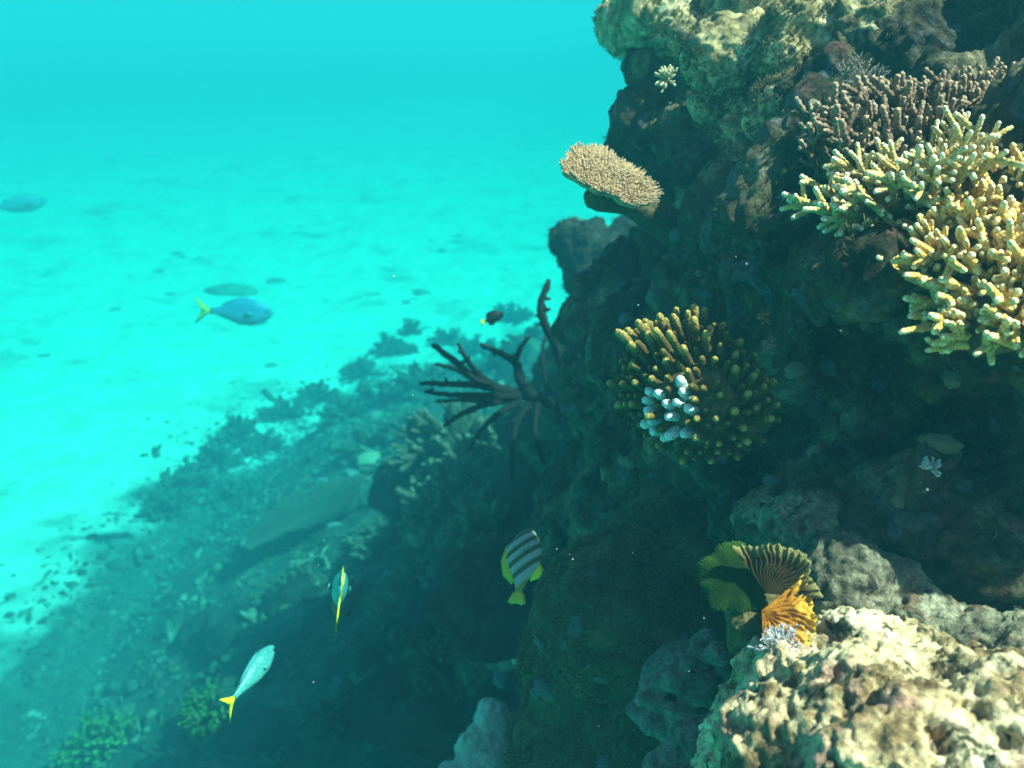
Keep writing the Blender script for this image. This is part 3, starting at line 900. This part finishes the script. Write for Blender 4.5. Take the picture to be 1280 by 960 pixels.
for pts, r in [([(716, 505, 3.5), (706, 465, 3.45), (694, 430, 3.42), (680, 402, 3.4), (676, 382, 3.4), (680, 366, 3.4), (686, 352, 3.4)], .024),
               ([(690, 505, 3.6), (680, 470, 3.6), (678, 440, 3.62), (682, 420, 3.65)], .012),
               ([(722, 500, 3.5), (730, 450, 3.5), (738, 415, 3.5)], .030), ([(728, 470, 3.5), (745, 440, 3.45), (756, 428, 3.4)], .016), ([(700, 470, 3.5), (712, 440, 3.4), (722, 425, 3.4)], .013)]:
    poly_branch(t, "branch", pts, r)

# bushy corals on the slope: four prototypes, then copies
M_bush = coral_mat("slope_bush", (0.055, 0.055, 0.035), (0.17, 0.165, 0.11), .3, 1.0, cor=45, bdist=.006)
def bush_mesh(R, n, seed):
    random.seed(seed)
    mb = MB()
    for k in range(n):
        z = random.uniform(-.05, 1)
        a = random.uniform(0, 2 * math.pi)
        s = math.sqrt(max(0, 1 - z * z))
        d = Vector((s * math.cos(a), s * math.sin(a), z * .8)).normalized()
        L = R * random.uniform(.75, 1.1)
        w = rvec() * .15
        pts = [Vector((0, 0, 0)) + d * (L * f) + w * (L * f * f) for f in (.2, .6, .85, 1)]
        mb.tube(pts, [R * .10, R * .09, R * .075, R * .06], 6, 0, 1)
        for q in range(2):
            o = pts[1] + (pts[2] - pts[1]) * random.random()
            e = (d + rvec() * .8).normalized()
            mb.tube([o, o + e * L * .18, o + e * L * .3], [R * .065, R * .06, R * .045], 5, .4, 1)
    return mb.mesh("bushy_coral", mat=M_bush)
def dome_mesh(R, seed, mat):
    v, f = ICO[4]
    p = v * np.array([1, 1, .7])
    p = p * (1 + .35 * fbm(v * 1.6 + seed, 3, seed) + .10 * (.5 - worley(v * 5, seed)))[:, None]
    mb = MB(); mb.add(p * R, None, f, np.clip(.5 + .5 * v[:, 2], 0, 1))
    return mb.mesh("dome_coral", mat=mat)
M_clump = rock_mat("sand_clump", [(0.3, (0.14, 0.14, 0.11)), (0.6, (0.30, 0.29, 0.23)), (0.8, (0.45, 0.43, 0.35))], scale=12, fine=60)
clumps = [dome_mesh(.15, s, M_clump) for s in (4, 5, 6, 8)]
bushes = [bush_mesh(.17, 46, s) for s in (1, 2, 3)]
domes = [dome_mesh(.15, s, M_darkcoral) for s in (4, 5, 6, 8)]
random.seed(21)
def put(name, me, x, y, s, label, group, sink=0.03, cat="coral", z=None):
    s *= K
    o = obj(name, me, loc=(x, y, (ground(x, y) if z is None else max(z, ground(x, y))) - sink * s))
    o.rotation_euler = (random.uniform(-.25, .25), random.uniform(-.25, .25), random.uniform(0, 6.28))
    o.scale = (s * random.uniform(.85, 1.2), s * random.uniform(.85, 1.2), s * random.uniform(.75, 1.1))
    return tag(o, label, cat, group)
SL = "bushy corals on the dark slope"
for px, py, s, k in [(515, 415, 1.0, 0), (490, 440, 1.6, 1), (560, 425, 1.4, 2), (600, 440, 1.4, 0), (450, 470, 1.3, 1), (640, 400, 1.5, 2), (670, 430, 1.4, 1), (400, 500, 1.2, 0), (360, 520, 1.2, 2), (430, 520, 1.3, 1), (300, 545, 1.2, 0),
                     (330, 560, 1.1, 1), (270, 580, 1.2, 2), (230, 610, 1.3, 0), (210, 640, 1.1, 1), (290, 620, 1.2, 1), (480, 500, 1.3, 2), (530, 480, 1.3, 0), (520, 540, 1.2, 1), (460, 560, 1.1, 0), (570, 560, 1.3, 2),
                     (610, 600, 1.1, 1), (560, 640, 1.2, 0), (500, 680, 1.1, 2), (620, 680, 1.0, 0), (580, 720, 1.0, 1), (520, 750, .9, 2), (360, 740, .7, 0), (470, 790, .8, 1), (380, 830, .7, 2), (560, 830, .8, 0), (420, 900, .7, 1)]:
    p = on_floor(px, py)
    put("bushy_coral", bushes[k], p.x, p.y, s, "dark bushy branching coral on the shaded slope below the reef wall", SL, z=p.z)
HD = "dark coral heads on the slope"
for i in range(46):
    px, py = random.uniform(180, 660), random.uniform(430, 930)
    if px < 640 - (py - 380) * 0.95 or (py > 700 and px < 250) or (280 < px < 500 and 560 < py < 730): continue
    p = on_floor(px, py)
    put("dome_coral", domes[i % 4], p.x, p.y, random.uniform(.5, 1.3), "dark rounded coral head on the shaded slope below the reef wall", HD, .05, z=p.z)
FR = "low dark coral clumps on the bright sand"
for i in range(64):
    px = random.uniform(0, 720); py = random.uniform(110, 560) if i > 30 else random.uniform(300, 450)
    if px > 640 - (py - 380) * 1.1: continue
    p = on_floor(px, py)
    o = put("coral_clump", clumps[i % 4], p.x, p.y, random.uniform(.2, .8) ** 1.3 * (.5 + p.y / 30), "low dark coral clump scattered on the bright open sand", FR, .05)
    o.scale.z *= .6
# green bushes at lower left
M_gbush = coral_mat("green_bush", (0.06, 0.085, 0.02), (0.30, 0.30, 0.09), .5, 1.0, cor=60, bdist=.004)
for px, py, s, lab in [(125, 935, 1.15, "large green bushy coral at the bottom left edge"), (262, 890, .8, "small green bushy coral right of the large bottom left one")]:
    me = bush_mesh(.17, 90, 40 + int(s * 10)); me.materials[0] = M_gbush
    random.seed(int(px))
    p = on_floor(px, py)
    put("green_bushy_coral", me, p.x, p.y, s, lab, None)
p = on_floor(290, 366)
o = put("sand_rock", clumps[2], p.x, p.y, 1.4, "low flat rock on the sand above the blue yellow tailed fish", None, .1, "rock")
o.scale = (5.5, 2.2, 2.4); o.rotation_euler = (0, 0, -.1); o.location.z = ground(p.x, p.y) + .02

# broken coral sticks lying over the near floor
M_rubble = rock_mat("dead_coral_rubble", [(0.3, (0.03, 0.029, 0.022)), (0.5, (0.10, 0.095, 0.07)), (0.72, (0.34, 0.32, 0.25))], scale=1.6, fine=60, bdist=.006)
mb = MB()
random.seed(5)
n_ = 16000
rx_ = RNG.uniform(-4.3, 1.0, n_) * K; ry_ = RNG.uniform(2.7, 8.5, n_) * K
keep = (np.abs(rx_ / (ry_ + .9)) < .62) & (floor_e(rx_ / K, ry_ / K) < 1.42 + RNG.normal(0, .2, n_))
rx_, ry_ = rx_[keep], ry_[keep]
rz_ = floor_h(rx_, ry_)
for x, y, z in zip(rx_, ry_, rz_):
    q_ = K * math.exp(random.gauss(-.5, .45)); L = random.uniform(.03, .10) * q_; r = random.uniform(.005, .012) * q_
    a = random.uniform(0, 6.28)
    d = Vector((math.cos(a), math.sin(a), random.uniform(-.25, .45))).normalized()
    o = Vector((x, y, z + r * random.uniform(-.8, .5)))
    if random.random() < .22:
        v_, f_ = ICO[2]
        R_ = random.uniform(.012, .04) * q_
        mb.add((v_ * (1 + .5 * fbm(v_ * 1.7 + x * 9, 2, 3))[:, None]) * np.array([R_, R_, R_ * .6]) + np.array(o[:]), None, f_)
        continue
    b_ = rvec() * L * .15
    mb.tube([o - d * L * .5, o + b_ * .6, o + d * L * .5 + b_ * .2], [r, r * 1.05, r * .75], 6, 0, 1)
    if random.random() < .5:
        e = (d + rvec() * .9).normalized(); e.z = abs(e.z)
        mb.tube([o, o + e * L * .25, o + e * L * .45], [r * .8, r * .75, r * .55], 5, 0, 1)
o = obj("coral_rubble", mb.mesh("coral_rubble", mat=M_rubble))
tag(o, "broken dead coral sticks littering the sea floor below the reef", "rubble", kind="stuff")

# short algae turf growing on the reef and its boulders
M_algae = coral_mat("algae_turf", (0.06, 0.05, 0.018), (0.26, 0.20, 0.08), .2, 1.0, cor=30, var=.3)
mb = MB()
random.seed(12)
def turf_on(ob, count, L0, L1, up=0.35):
    me = ob.data
    n = len(me.vertices)
    co = np.empty(n * 3, np.float32); me.vertices.foreach_get("co", co); co = co.reshape(-1, 3) + np.array(ob.location[:])
    no = np.empty(n * 3, np.float32); me.vertices.foreach_get("normal", no); no = no.reshape(-1, 3)
    rel = co - np.array(CAM[:])
    dep = rel @ np.array(FW[:])
    px = 640 + rel[:, 0] / np.maximum(dep, .1) * FPX; py = 480 - (rel @ np.array(UP[:])) / np.maximum(dep, .1) * FPX
    facing = (no * rel).sum(1) / np.linalg.norm(rel, axis=1)
    cl = perlin(co * 9.0, 77)
    ok = np.nonzero((dep > .5) & (px > 500) & (px < 1450) & (py > -150) & (py < 1050) & (facing < .35) & (cl > -.12))[0]
    ids = RNG.choice(ok, min(count, len(ok)), replace=False)
    for i in ids:
        o = Vector(co[i]); nn = Vector(no[i])
        for q in range(3):
            d = (nn + Vector((0, 0, up)) + rvec() * .7).normalized()
            L = random.uniform(L0, L1)
            r = L * .075
            w = rvec() * L * .2
            mb.tube([o + rvec() * L * .3 - nn * .003, o + d * L * .55, o + d * L + w], [r, r * .8, r * .4], 3, 0, 1, close=False)
turf_on(reef, 9000, .008, .022)
for ob in list(COL.objects):
    if ob.name.startswith("reef_boulder"): turf_on(ob, 700, .006, .016)
    if ob.name.startswith("brown_mound"): turf_on(ob, 6000, .006, .016)
    if ob.name.startswith("coral_outcrop"): turf_on(ob, 900, .012, .03)
o = obj("algae_turf", mb.mesh("algae_turf", mat=M_algae))
tag(o, "short brown algae turf growing over the reef wall and boulders", "algae", kind="stuff")

# ------------------------------------------------------------------ fish
def fish_body(L, prof, wid, n=20, bend=0.0):
    """prof: list of (s, top, bottom) from snout s=0 to tail root s=1 in body lengths; wid: half-width factor. Local x = heading, z = back."""
    s = np.array([p[0] for p in prof]); tp = np.array([p[1] for p in prof]); bt = np.array([p[2] for p in prof])
    S = np.concatenate([[0, .012, .03], np.linspace(.06, 1, 26)])
    T, B_ = np.interp(S, s, tp), np.interp(S, s, bt)
    for _ in range(1):
        T[2:-2] = (T[1:-3] + 2 * T[2:-2] + T[3:-1]) / 4; B_[2:-2] = (B_[1:-3] + 2 * B_[2:-2] + B_[3:-1]) / 4
    Wd = np.interp(S, [0, .1, .3, .6, 1.0], [.01, .55, 1, .8, .10]) * wid
    th = np.arange(n) * 2 * np.pi / n
    rows = []
    for i, q in enumerate(S):
        mid, hh = (T[i] + B_[i]) / 2, (T[i] - B_[i]) / 2
        y = np.cos(th) * Wd[i] * np.abs(np.cos(th)) ** .1 + bend * (q ** 2)
        rows.append(np.stack([np.full(n, .5 - q), y, mid + np.sin(th) * hh], 1) * L)
    mb = MB()
    v = np.array(rows).reshape(-1, 3)
    mb.grid(v, len(S), n, wrap=True)
    c0 = rows[0].mean(0); c1 = rows[-1].mean(0)
    m_ = len(S) * n; jj = np.arange(n)
    mb.v[-1] = np.vstack([v, c0, c1]); mb.a[-1] = np.zeros(len(v) + 2); mb.n += 2
    mb.t.append(np.vstack([np.stack([np.full(n, m_), (jj + 1) % n, jj], 1), np.stack([np.full(n, m_ + 1), m_ - n + jj, m_ - n + (jj + 1) % n], 1)]))
    return mb

def fin_mb(outline, thick, y0=0.0, bend=0.0, L=1.0):
    """Thin solid fin from an outline of (x, z) points; thickest in the middle."""
    P = np.array(outline, float)
    c = P.mean(0)
    mb = MB()
    n = len(P)
    def yb(x): return y0 + bend * np.maximum(0, .5 - x) ** 2
    mid = (P * .55 + c * .45)
    def row(Q, t): return np.stack([Q[:, 0], yb(Q[:, 0]) + t, Q[:, 1]], 1) * L
    v = np.vstack([row(P, 0), row(mid, thick), row(mid, -thick), row(c[None], thick), row(c[None], -thick)])
    i = np.arange(n); k = (i + 1) % n
    q = np.vstack([np.stack([i, k, n + k, n + i], 1), np.stack([k, i, 2 * n + i, 2 * n + k], 1)])
    t = np.vstack([np.stack([n + i, n + k, np.full(n, 3 * n)], 1), np.stack([2 * n + k, 2 * n + i, np.full(n, 3 * n + 1)], 1)])
    mb.add(v, q, t)
    return mb

def make_fish(name, label, pos, heading, back, L, prof, wid, body_mat, fin_mat, tail, dorsal=None, anal=None, pectoral=None, bend=0.0, tail_mat=None, dorsal_mat=None, anal_mat=None, pect_mat=None):
    t = thing(name, label, "fish", pos)
    X = heading.normalized(); Z = (back - X * back.dot(X)).normalized(); Yv = Z.cross(X)
    t.rotation_mode = 'QUATERNION'
    t.rotation_quaternion = Matrix((X, Yv, Z)).transposed().to_quaternion()
    obj("body", fish_body(L, prof, wid, bend=bend).mesh("body", mat=body_mat), t)
    def fin(nm, out, mat, y0=0.0, th=.006, rot=None):
        o = obj(nm, fin_mb(out, th, y0, bend if rot is None else 0, L).mesh(nm, mat=mat), t)
        return o
    fin("tail_fin", tail, tail_mat or fin_mat)
    if dorsal: fin("dorsal_fin", dorsal, dorsal_mat or fin_mat)
    if anal: fin("anal_fin", anal, anal_mat or fin_mat)
    for sgn in (1, -1):
        if pectoral:
            o = fin("pectoral_fin", [(0, 0), (-.06, .035), (-.15, .03), (-.16, -.01), (-.08, -.035)], pect_mat or fin_mat, rot=1, th=.003)
            o.location = (pectoral[0] * L, sgn * wid * L * .93, pectoral[1] * L)
            o.rotation_euler = (0, .3, -sgn * .22)
        v, f = ICO[2]
        mb = MB(); mb.add(v * .016 * L, None, f)
        o = obj("eye", mb.mesh("eye", mat=M_eye), t)
        o.location = (.40 * L, sgn * wid * L * .62, .03 * L)
    return t

def fish_mat(name, back, belly, h, scales):
    """Fish skin: darker back, paler belly, fine scale relief."""
    m, nt, b = new_mat(name)
    b.inputs["Roughness"].default_value = .38
    b.inputs["Specular IOR Level"].default_value = .3
    co = coords(nt)
    sx = nt.nodes.new("ShaderNodeSeparateXYZ"); nt.links.new(co, sx.inputs[0])
    f = math_(nt, 'ADD', math_(nt, 'MULTIPLY', sx.outputs[2], 1 / h), .5)
    f = math_(nt, 'ADD', f, math_(nt, 'MULTIPLY', math_(nt, 'SUBTRACT', tex_noise(nt, co, 40, 4), .5), .3))
    c = ramp(nt, [(.3, belly), (.75, back)], f)
    v = tex_vor(nt, co, scales)
    c = mix(nt, 1.0, c, ramp(nt, [(.1, (1.15, 1.15, 1.15)), (.7, (.75, .75, .75))], v), 'MULTIPLY')
    nt.links.new(c, b.inputs["Base Color"])
    bump(nt, b, v, .4, .002)
    return m
M_eye = plain_mat("fish_eye", (0.01, 0.01, 0.012), .2, 0)
M_paleblue = fish_mat("fish_pale_blue", (0.04, 0.25, 0.25), (0.08, 0.36, 0.33), .06, 220)
M_blue = fish_mat("fish_blue", (0.03, 0.20, 0.34), (0.07, 0.30, 0.40), .25, 50)
M_yfin = plain_mat("fish_yellow", (0.66, 0.68, 0.015), .5, .1)
M_olfin = plain_mat("fish_olive_yellow", (0.52, 0.47, 0.03), .5, .1)
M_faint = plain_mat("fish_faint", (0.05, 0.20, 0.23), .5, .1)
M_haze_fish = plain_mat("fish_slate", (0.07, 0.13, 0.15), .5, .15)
M_darkfish = plain_mat("fish_dark", (0.008, 0.011, 0.013), .5, .2)
fus_prof = [(0, .0, .0), (.05, .05, -.05), (.15, .10, -.10), (.35, .145, -.15), (.55, .135, -.14), (.8, .065, -.07), (.95, .035, -.035), (1, .04, -.04)]
deep_prof = [(0, .02, .0), (.05, .09, -.05), (.15, .19, -.13), (.35, .27, -.22), (.55, .26, -.22), (.8, .12, -.11), (.95, .05, -.05), (1, .05, -.05)]
fork = [(-.49, .035), (-.56, .07), (-.70, .19), (-.76, .23), (-.66, .07), (-.62, 0), (-.66, -.07), (-.76, -.23), (-.70, -.19), (-.56, -.07), (-.49, -.035)]
low_dorsal = [(.22, .13), (.16, .20), (.0, .185), (-.2, .14), (-.33, .11), (-.34, .06), (-.2, .10), (0, .13)]
low_anal = [(-.05, -.12), (-.12, -.17), (-.25, -.13), (-.33, -.09), (-.33, -.05), (-.2, -.09)]

make_fish("yellow_tailed_fish", "pale cyan fish with long yellow tail, lowest fish above the rubble", W(317, 838, 2.1), D(.36, .46, .80), D(-.16, .90, -.40), .165, [(a, b_ * 1.15, c_ * 1.25) for a, b_, c_ in fus_prof], .135, M_paleblue, M_yfin, fork, low_dorsal, low_anal, (.2, -.04), bend=-.05, dorsal_mat=M_paleblue, anal_mat=M_paleblue, pect_mat=M_paleblue)
make_fish("yellow_tailed_fish", "pale fish seen from behind with vertical yellow tail, left of the striped fish", W(424, 736, 2.3), D(-.165, -.11, 1), D(.14, 1, .15), .28, [(a, b_ * 1.05, c_ * 1.05) for a, b_, c_ in fus_prof], .075, M_paleblue, M_yfin, fork, low_dorsal, low_anal, (.2, -.04), bend=-.02, dorsal_mat=M_yfin, anal_mat=M_paleblue, pect_mat=M_paleblue)
make_fish("yellow_tailed_fish", "dim bluish fish with olive tail just behind the one seen from behind", W(441, 748, 4.4), D(.02, .10, .95), D(-.1, 1, -.1), .40, fus_prof, .06, M_haze_fish, M_olfin, fork, low_dorsal, low_anal, (.2, -.04), bend=.05, dorsal_mat=M_darkfish, anal_mat=M_darkfish, pect_mat=M_darkfish)
make_fish("blue_fish", "hazy blue fish with forked yellow tail swimming right over bright sand", W(303, 390, 12.0), D(1, -.03, .15), D(.02, 1, -.2), .82, [(a, b_ * 1.5, c_ * 1.5) for a, b_, c_ in fus_prof], .09, M_blue, M_olfin, fork, [(.2, .2), (.05, .25), (-.15, .2), (-.32, .12), (-.3, .06), (0, .16)], low_anal, (.2, -.04), dorsal_mat=M_blue, anal_mat=M_blue, pect_mat=M_blue)
rtail = [(-.48, .05), (-.55, .10), (-.66, .14), (-.69, .08), (-.67, 0), (-.69, -.08), (-.66, -.14), (-.55, -.10), (-.48, -.05)]
hd = [(.22, .22), (.1, .32), (-.1, .34), (-.3, .30), (-.40, .17), (-.34, .08), (-.1, .2)]
ha = [(0, -.2), (-.12, -.30), (-.3, -.27), (-.38, -.15), (-.32, -.07), (-.15, -.15)]
make_fish("dark_damselfish", "small blackish fish with yellow tail tip above the branching coral", W(618, 397, 4.2), D(.85, .35, .35), D(-.3, .9, -.2), .105, deep_prof, .11, M_darkfish, M_olfin, rtail, hd, ha, (.2, -.04), dorsal_mat=M_darkfish, anal_mat=M_darkfish, pect_mat=M_darkfish)
h_ = BVH.ray_cast(CAM, (W(788, 325, 1) - CAM).normalized())[0]
DF = min((h_ - CAM).dot(FW) - .16, 2.9) if h_ else 2.6
print("dark fish depth", DF)
make_fish("dark_fish", "upright dark oval fish hugging the wall below the table coral", W(788, 325, DF), D(.12, .9, .35), D(-.95, .15, .1), .058 * DF, [(a, b_ * .8, c_ * .8) for a, b_, c_ in deep_prof], .10, M_darkfish, M_darkfish, rtail, [(x, z * .8) for x, z in hd], [(x, z * .8) for x, z in ha], (.2, -.04))
make_fish("faint_fish", "faint curved fish silhouette over bright sand at the left edge", W(28, 254, 20.0), D(.75, .25, .6), D(-.2, .9, -.2), 1.05, [(a, b_ * 1.3, c_ * 1.3) for a, b_, c_ in fus_prof], .11, M_faint, M_faint, fork, low_dorsal, low_anal, (.2, -.04), bend=.25)
# striped butterflyfish
m, nt, b = new_mat("fish_bars")
b.inputs["Roughness"].default_value = .45
sx = nt.nodes.new("ShaderNodeSeparateXYZ")
nt.links.new(coords(nt), sx.inputs[0])
f = math_(nt, 'ADD', math_(nt, 'MULTIPLY', sx.outputs[0], .8 / .125), math_(nt, 'MULTIPLY', sx.outputs[2], .75 / .125))
f = math_(nt, 'ADD', f, .5)
W_, K_, O_ = (.30, .38, .33), (.085, .075, .03), (.30, .22, .03)
c = ramp(nt, [(0, W_), (.08, O_), (.14, O_), (.18, W_), (.28, W_), (.31, K_), (.36, K_), (.40, W_), (.47, W_), (.50, K_), (.55, K_), (.59, W_), (.65, W_), (.68, K_), (.73, K_), (.77, W_), (.84, W_), (.87, K_), (.92, K_), (.96, W_)], f)
nt.links.new(c, b.inputs["Base Color"])
M_bars = m
make_fish("striped_fish", "barred white and dark fish with yellow fins in front of the shaded slope", W(656, 697, 1.75), D(.22, .76, .62), D(-.82, .30, .48), .132, [(a, b_ * 1.1, c_ * 1.1) for a, b_, c_ in deep_prof], .085, M_bars, M_olfin, rtail,
          [(.28, .22), (.15, .335), (-.08, .36), (-.3, .28), (-.42, .12), (-.34, .08), (-.1, .22), (.1, .26)], [(-.02, -.22), (-.14, -.31), (-.28, -.27), (-.34, -.14), (-.25, -.12), (-.12, -.2)], (.2, -.04), bend=.10, anal_mat=M_yfin, pect_mat=M_bars)

# drifting specks in the water
M_speck = plain_mat("speck", (.75, .75, .72), .6, 0)
mb = MB()
random.seed(3)
v, f = ICO[1]
for k in range(60):
    d = random.uniform(.9, 2.4)
    c = W(random.uniform(380, 1280), random.uniform(300, 960), d)
    mb.add(v * random.uniform(.0004, .0009) * np.array([1, random.uniform(1, 2.2), 1]) + np.array(c[:]), None, f)
o = obj("drifting_specks", mb.mesh("drifting_specks", mat=M_speck))
tag(o, "tiny white specks drifting in the water before the reef", "specks", kind="stuff")

# ------------------------------------------------------------------ the water itself
import bmesh
m = bpy.data.materials.new("sea_water")
m.use_nodes = True
nt = m.node_tree
nt.nodes.remove(nt.nodes["Principled BSDF"])
pv = nt.nodes.new("ShaderNodeVolumePrincipled")
pv.inputs["Color"].default_value = (0.016, 0.135, 0.168, 1)
pv.inputs["Absorption Color"].default_value = (0.0, 0.816, 0.825, 1)
pv.inputs["Density"].default_value = 0.16
pv.inputs["Anisotropy"].default_value = 0.0
nt.links.new(pv.outputs[0], nt.nodes["Material Output"].inputs["Volume"])
me = bpy.data.meshes.new("haze")
bm = bmesh.new()
bmesh.ops.create_cube(bm, size=1.0)
bmesh.ops.scale(bm, vec=(440, 440, 16.0), verts=bm.verts)
bmesh.ops.translate(bm, vec=(0, 66, -4.05), verts=bm.verts)
bm.to_mesh(me); bm.free()
me.materials.append(m)
haze = obj("haze", me)
tag(haze, "turquoise sea water filling the whole scene", "water", kind="stuff")
